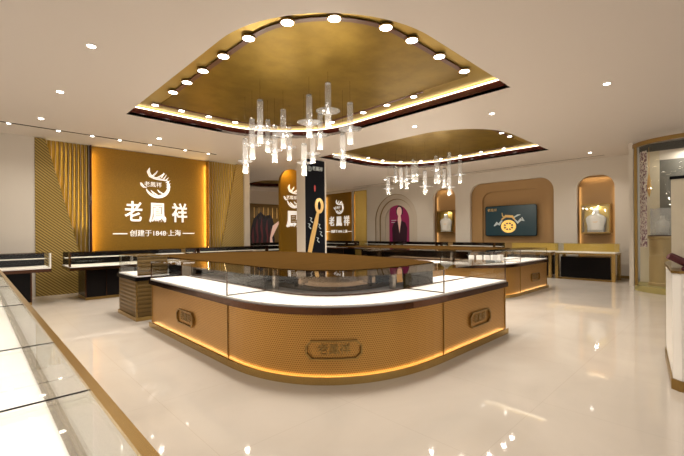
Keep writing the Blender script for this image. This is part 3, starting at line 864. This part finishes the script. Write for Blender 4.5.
BA = outline(*A2, .22)[1]
for k in range(5):
    p, n = BA[8 + 3 * k]
    t = thing('display_block', 'white upright jewellery block, %s from the left on the far island deck' % ordinal(k), 'display stand', (p.x, p.y, .7855), 'white blocks on the far island', math.atan2(n.y, n.x) + PI / 2)
    link('block_body', BX(-.06, -.04, .012, .06, .04, .19, bev=.006), 'white', t)
    link('block_base', BX(-.065, -.045, 0, .065, .045, .0119), 'brassd', t)

# vitrines in niches
def vitrine(yc, zb, zt, w, label):
    t = thing('wall_vitrine', label, 'display case', (WX - .02, yc, zb), 'brass wall vitrines')
    h = zt - zb; o = plate('brass_frame', [(-w / 2, 0), (w / 2, 0), (w / 2, h), (-w / 2, h)], [[(-w / 2 + .04, .04), (w / 2 - .04, .04), (w / 2 - .04, h - .04), (-w / 2 + .04, h - .04)]], .30, lambda u, v, w_: (.15 + w_, -u, v), 'brassd'); o.parent = t
    link('back_liner', BX(.24, -w / 2 + .04, .04, .26, w / 2 - .04, h - .04), 'goldring', t)
    link('front_glass', BX(.0, -w / 2 + .041, .041, .006, w / 2 - .041, h - .041), 'glass', t)
    area('vitrine_lamp', (.08, 0, h - .05), .1, 3.5, (0, 0, -1), (1, .95, .88), parent=t)
    return t
vitrine(8.9, 1.5, 2.47, .80, 'brass-framed vitrine with a white bust in the left narrow niche')
vitrine(3.27, 1.44, 2.42, .84, 'brass-framed vitrine with a white bust in the right narrow niche')
bust((WX + .11, 8.9, 1.541), 'white necklace bust inside the left wall vitrine', 'busts in the wall vitrines', 2.1, -PI / 2, 'whitegloss')
bust((WX + .11, 3.27, 1.481), 'white necklace bust inside the right wall vitrine', 'busts in the wall vitrines', 2.1, -PI / 2, 'whitegloss')

# teal screen
t = thing('wall_screen', 'dark teal screen with gold pendant picture in the wide niche', 'screen', (WX + .12, 6.12, 1.95))
shape('screen_casing', [rrect(-.99, -.60, .99, .60, .08)], (0, 0, 0), PX, 'black', t, 0, .04)
shape('screen_face', [rrect(-.965, -.575, .965, .575, .07)], (0, 0, 0), PX, 'teal', t, .04, .05)
shape('gold_pendant', [stroke(arcpts(-.05, -.22, .24, 0, 360, 32, .2), [.05] * 33), ellipse(-.05, -.22, .1, .09)] + [stroke([(-.05 + .1 * math.cos(a), -.22 + .09 * math.sin(a)), (-.05 + .2 * math.cos(a), -.22 + .17 * math.sin(a))], [.02, .02]) for a in [PI / 4 * k for k in range(8)]], (0, 0, 0), PX, mat('pendant_gold', (.9, .6, .15), .4, 0, .5), t, .05, .058)
shape('gold_pendant', [stroke([(-.32, .05), (-.15, .18), (.1, .16), (.2, .02)], [.02, .05, .05, .02]), stroke([(-.3, .32), (-.28, .2), (-.2, .12)], [.01, .02, .02])], (0, 0, 0), PX, 'gold', t, .05, .06)
for q in ([stroke([(-.62, -.2), (-.5, -.08), (-.42, -.14), (-.3, .02)], [.02, .06, .05, .03])], [stroke([(.18, .05), (.3, -.08), (.42, .04), (.52, -.02), (.45, .12)], [.02, .05, .05, .04, .02]), stroke([(.12, .1), (.3, .2), (.4, .22)], [.02, .03, .01])]):
    shape('silver_cloud', q, (0, 0, 0), PX, 'silver', t, .05, .057)
text('screen_lettering', '老鳳祥', .13, Vector(PX(-.70, .43, .055)), PX, 'gold', t, .002, 0)

# ---------------------------------------------------------------- pendant chandeliers
def chandelier(cx, cy, items, label, sc):
    """items: (px, top, disc, bottom, Z, r) read as bearing and heights"""
    t = thing('crystal_chandelier', label, 'chandelier', (cx, cy, T))
    for px, ty, dy, by, Z, r in items:
        xr = (px - 342) / 382 * Z; X = .718 * xr + .696 * Z; Y = -.696 * xr + .718 * Z
        hz = 236 - .0075 * px; zz = lambda y: 1.5 + (hz - y) * Z / 382 - T
        x, y = X - cx, Y - cy; zt, zd, zb = zz(ty), zz(dy), zz(by)
        rt = .032 * sc
        bm = bmesh.new()
        lathe(bm, [(rt * .7, zd + .03), (rt, zd + .03), (rt, zt), (rt * .7, zt)], x, y, 14)
        lathe(bm, [(rt * .7, zb), (rt, zb), (rt, zd - .03), (rt * .7, zd - .03)], x, y, 14)
        p = link('crystal_tube', bm, 'crystal', t)
        bm = bmesh.new(); lathe(bm, [(.02, zd - .012), (r * .6, zd - .006), (r, zd + .012), (r * 1.0, zd + .018), (r * .6, zd), (.02, zd - .004)], x, y, 28); link('glass_saucer', bm, 'crystal', p, True)
        bm = bmesh.new(); lathe(bm, [(.004, zd - .02), (.016, zd - .012), (.018, zd + .008), (.012, zd + .025), (.004, zd + .03)], x, y, 12); link('bulb', bm, 'bulb', p, True)
        bm = bmesh.new(); cyl(bm, x, y, zt, -.012, .0025, 6); link('suspension_wire', bm, 'post', p)
        bm = bmesh.new(); cyl(bm, x, y, zt - .012, zt + .012, rt * .9, 12); link('tube_cap', bm, 'mirror', p)
        l = bpy.data.lights.new('pendant_light', 'POINT'); l.energy = 8; l.color = (1, .88, .72); l.shadow_soft_size = .03
        lo = bpy.data.objects.new('pendant_light', l); COL.objects.link(lo); lo.parent = p; lo.location = (x, y, zb - .04)
    return t
C1 = [(261, 100, 129, 143, 6.5, .19), (253, 119, 146, 159, 7.0, .15), (268.5, 120, 142.7, 152, 7.5, .15), (284, 109.5, 136, 148, 7.0, .19),
      (275.4, 126, 151, 162, 7.4, .15), (290, 127, 148, 160, 7.8, .15), (246, 139, 162, 173, 7.3, .14), (310, 95, 123.4, 137, 6.4, .20),
      (329, 83, 112, 127, 6.2, .20), (321, 114, 136, 149, 7.0, .17), (351, 102.6, 130, 144, 6.6, .20), (313.5, 136, 154.5, 163, 7.4, .15),
      (304.7, 144, 163.6, 175, 7.2, .14), (343.4, 134, 157.5, 168, 7.0, .18)]
chandelier(4.37, 5.57, C1, 'cluster of crystal tube pendants under the big gold recess', 1.6)
C2 = [(388.5, 177, 189, 194, 11.8), (396, 166.5, 177, 182, 12.3), (401.7, 168, 181.5, 188, 11.2), (407, 167, 179.5, 189, 12.0), (413.5, 160, 176, 182, 11.5),
      (417, 162.5, 175, 182, 12.6), (425.4, 171, 187, 193.5, 11.0), (436.5, 156, 170.5, 183, 11.4), (439, 162, 176, 183, 12.4), (444.5, 168.5, 181, 187.5, 12.0),
      (449.7, 152.5, 187.5, 195, 11.0), (460.5, 160.5, 175, 183, 11.3)]
chandelier(10.1, 6.6, [c + (.17,) for c in C2], 'cluster of crystal tube pendants under the farther gold recess', 1.7)

# ---------------------------------------------------------------- near left glass counter
t = thing('glass_counter', 'white-decked glass counter with brass edge in the near left corner', 'display counter', (0, 0, 0))
LX = .255
link('cabinet_body', BX(-1.1, -.6, .02, LX - .02, 9.0, .74), 'whitegloss', t)
link('display_deck', BX(-1.1, -.6, .741, LX - .012, 9.0, .78), 'white', t)
link('base_trim', BX(-1.12, -.62, 0, LX, 9.02, .0199), 'brass', t)
link('front_glass', BX(LX - .010, -.6, .781, LX - .004, 9.0, 1.055), 'glass', t)
link('top_glass', BX(-1.1, -.6, 1.056, LX - .002, 9.0, 1.063), 'glass', t)
link('brass_edge', BX(LX - .022, -.6, 1.0635, LX + .004, 9.0, 1.0745), 'brass', t)
link('deck_edge_strip', BX(LX - .03, -.6, .7805, LX - .011, 9.0, .787), 'post', t)
strip_area('added_deck_fill', (LX - .03, -.5, 1.045), (LX - .03, 8.9, 1.045), (-1, 0, -.7), 36, (1, .93, .86), t, .02)  # area strip added inside the case to brighten the white deck
for y in (.15, 1.27, 1.94, 3.16, 4.4, 5.6, 6.8, 8.0):
    pn = link('partition', BX(-1.1, y - .004, .781, LX - .012, y + .004, 1.055), 'glassg', t)
    link('joint_strip', BX(-1.1, y - .0025, 1.0635, LX - .023, y + .0025, 1.0665), 'black', t)

# ---------------------------------------------------------------- right side: lit show window and near cabinet
WXc, WYc = 12.7, .9
t = thing('show_window', 'curved cream show window bay with gold top ring at the right', 'window display', (12.55, .75, 0))
ring = [(Vector((12.55 - 12.55 + .95 * math.cos(a), .95 * math.sin(a) * 1.2)), Vector((math.cos(a), math.sin(a)))) for a in [math.radians(110 + 100 * k / 20) for k in range(21)]]
base = ring
link('base_plinth', zprism([tuple(p) for p, n in ring] + [(1.6, -1.2), (1.6, 1.1)], .001, .14), 'olive', t)
link('top_ring', sweep(ring, -.03, .05, 3.62, 3.72), 'brassd', t)
link('bay_glass', sweep(ring, .0, .006, .145, 3.61), 'glassg', t)
link('back_panel', BX(.35, .632, .145, .42, 1.05, 3.6), 'cream', t)
link('grey_panel', BX(.35, -1.1, .145, .42, .63, 3.35), 'greyw', t)
link('soffit', BX(.35, -1.1, 3.351, .42, .63, 3.6), 'wall', t)
p0 = ring[2][0]
link('gold_jamb', BX(p0.x - .06, p0.y - .01, .145, p0.x + .02, p0.y + .05, 3.615), 'brassd', t)
bm = bmesh.new(); sg = ring[1:5]; link('floral_screen', sweep(sg, .10, .12, 1.1, 3.5), 'flower', t)
bm = bmesh.new(); lathe(bm, [(.002, 2.35), (.03, 2.45), (.05, 2.6), (.03, 2.8), (.008, 2.95), (.004, 3.6)], -.36, .76, 12); link('hanging_ornament', bm, 'gold', t, True)
area('window_lamp', (0, 0, 3.55), .5, 14, (0, 0, -1), parent=t)
t = thing('cream_pedestal', 'round gold-cream pedestal inside the curved show window', 'pedestal', (12.42, 1.30, .141))  # gold-cream is the pedestal's own colour
bm = bmesh.new(); lathe(bm, [(.27, 0), (.27, .06), (.25, .08), (.25, 1.16), (.28, 1.18), (.28, 1.235)], n=32); link('pedestal_body', bm, 'pedestal', t)
bm = bmesh.new(); cyl(bm, 0, 0, 1.236, 1.26, .27); link('pedestal_top', bm, 'maroon', t)
t = thing('glass_cloche', 'clear square glass cover over white display on the cream pedestal', 'display case', (12.42, 1.30, 1.402))
link('cover', glasscase(-.2, -.2, .2, .2, 0, .66), 'crystal', t)
bust((12.42, 1.30, 1.404), 'white necklace bust under the glass cover on the cream pedestal', None, 1.3, -.8, 'whitegloss')
struct(link('wall_front', BX(13.0, 1.95, 0, 15.0, 2.05, H), 'wall'))
struct(link('wall_front_bay', BX(13.6, -5, 0, 13.7, 1.9, H), 'greyw'))

t = thing('display_cabinet', 'white lacquer cabinet with brass foot at the near right edge', 'cabinet', (4.74, 0, 0))
poly = [(.0, .36), (.05, .425), (1.2, .585), (2.3, .59), (2.3, -.7), (0, -.7)]
link('cabinet_body', zprism(poly, .10, 1.10), 'whitegloss', t)
link('brass_foot', zprism([(a - .012 if a < 2 else a, b + (.012 if b > 0 else -.012)) for a, b in poly], 0, .0995), 'brassd', t)
link('brass_top', zprism([(a - .01 if a < 2 else a, b + (.01 if b > 0 else -.01)) for a, b in poly], 1.1005, 1.125), 'brassd', t)
link('front_pane', BX(-.012, -.6, .25, -.002, .30, 1.02), 'goldring', t)
link('corner_pillar', BX(.33, .34, 1.126, .46, .455, 2.02), 'cream', t)
link('pillar_cap', BX(.32, .33, 2.021, .47, .465, 2.05), 'black', t)
link('vitrine_glass', BX(.47, .38, 1.126, 2.2, .386, 2.02), 'glass', t)
t = thing('jewellery_stand', 'garnet velvet ring stand with slanted fingers on the near right cabinet', 'display stand', (4.95, .33, 1.1255))
t.scale = (1.6, 1.6, 1.6)
bm = bmesh.new(); box(bm, -.10, -.10, 0, .10, .02, .02, .004); link('stand_base', bm, 'garnet', t)
for k in range(4):
    bm = bmesh.new(); tube(bm, [(-.06 + k * .04, -.03, .02), (-.12 + k * .04, .075, .085)], .017, 10); link('ring_finger', bm, 'garnet', t)
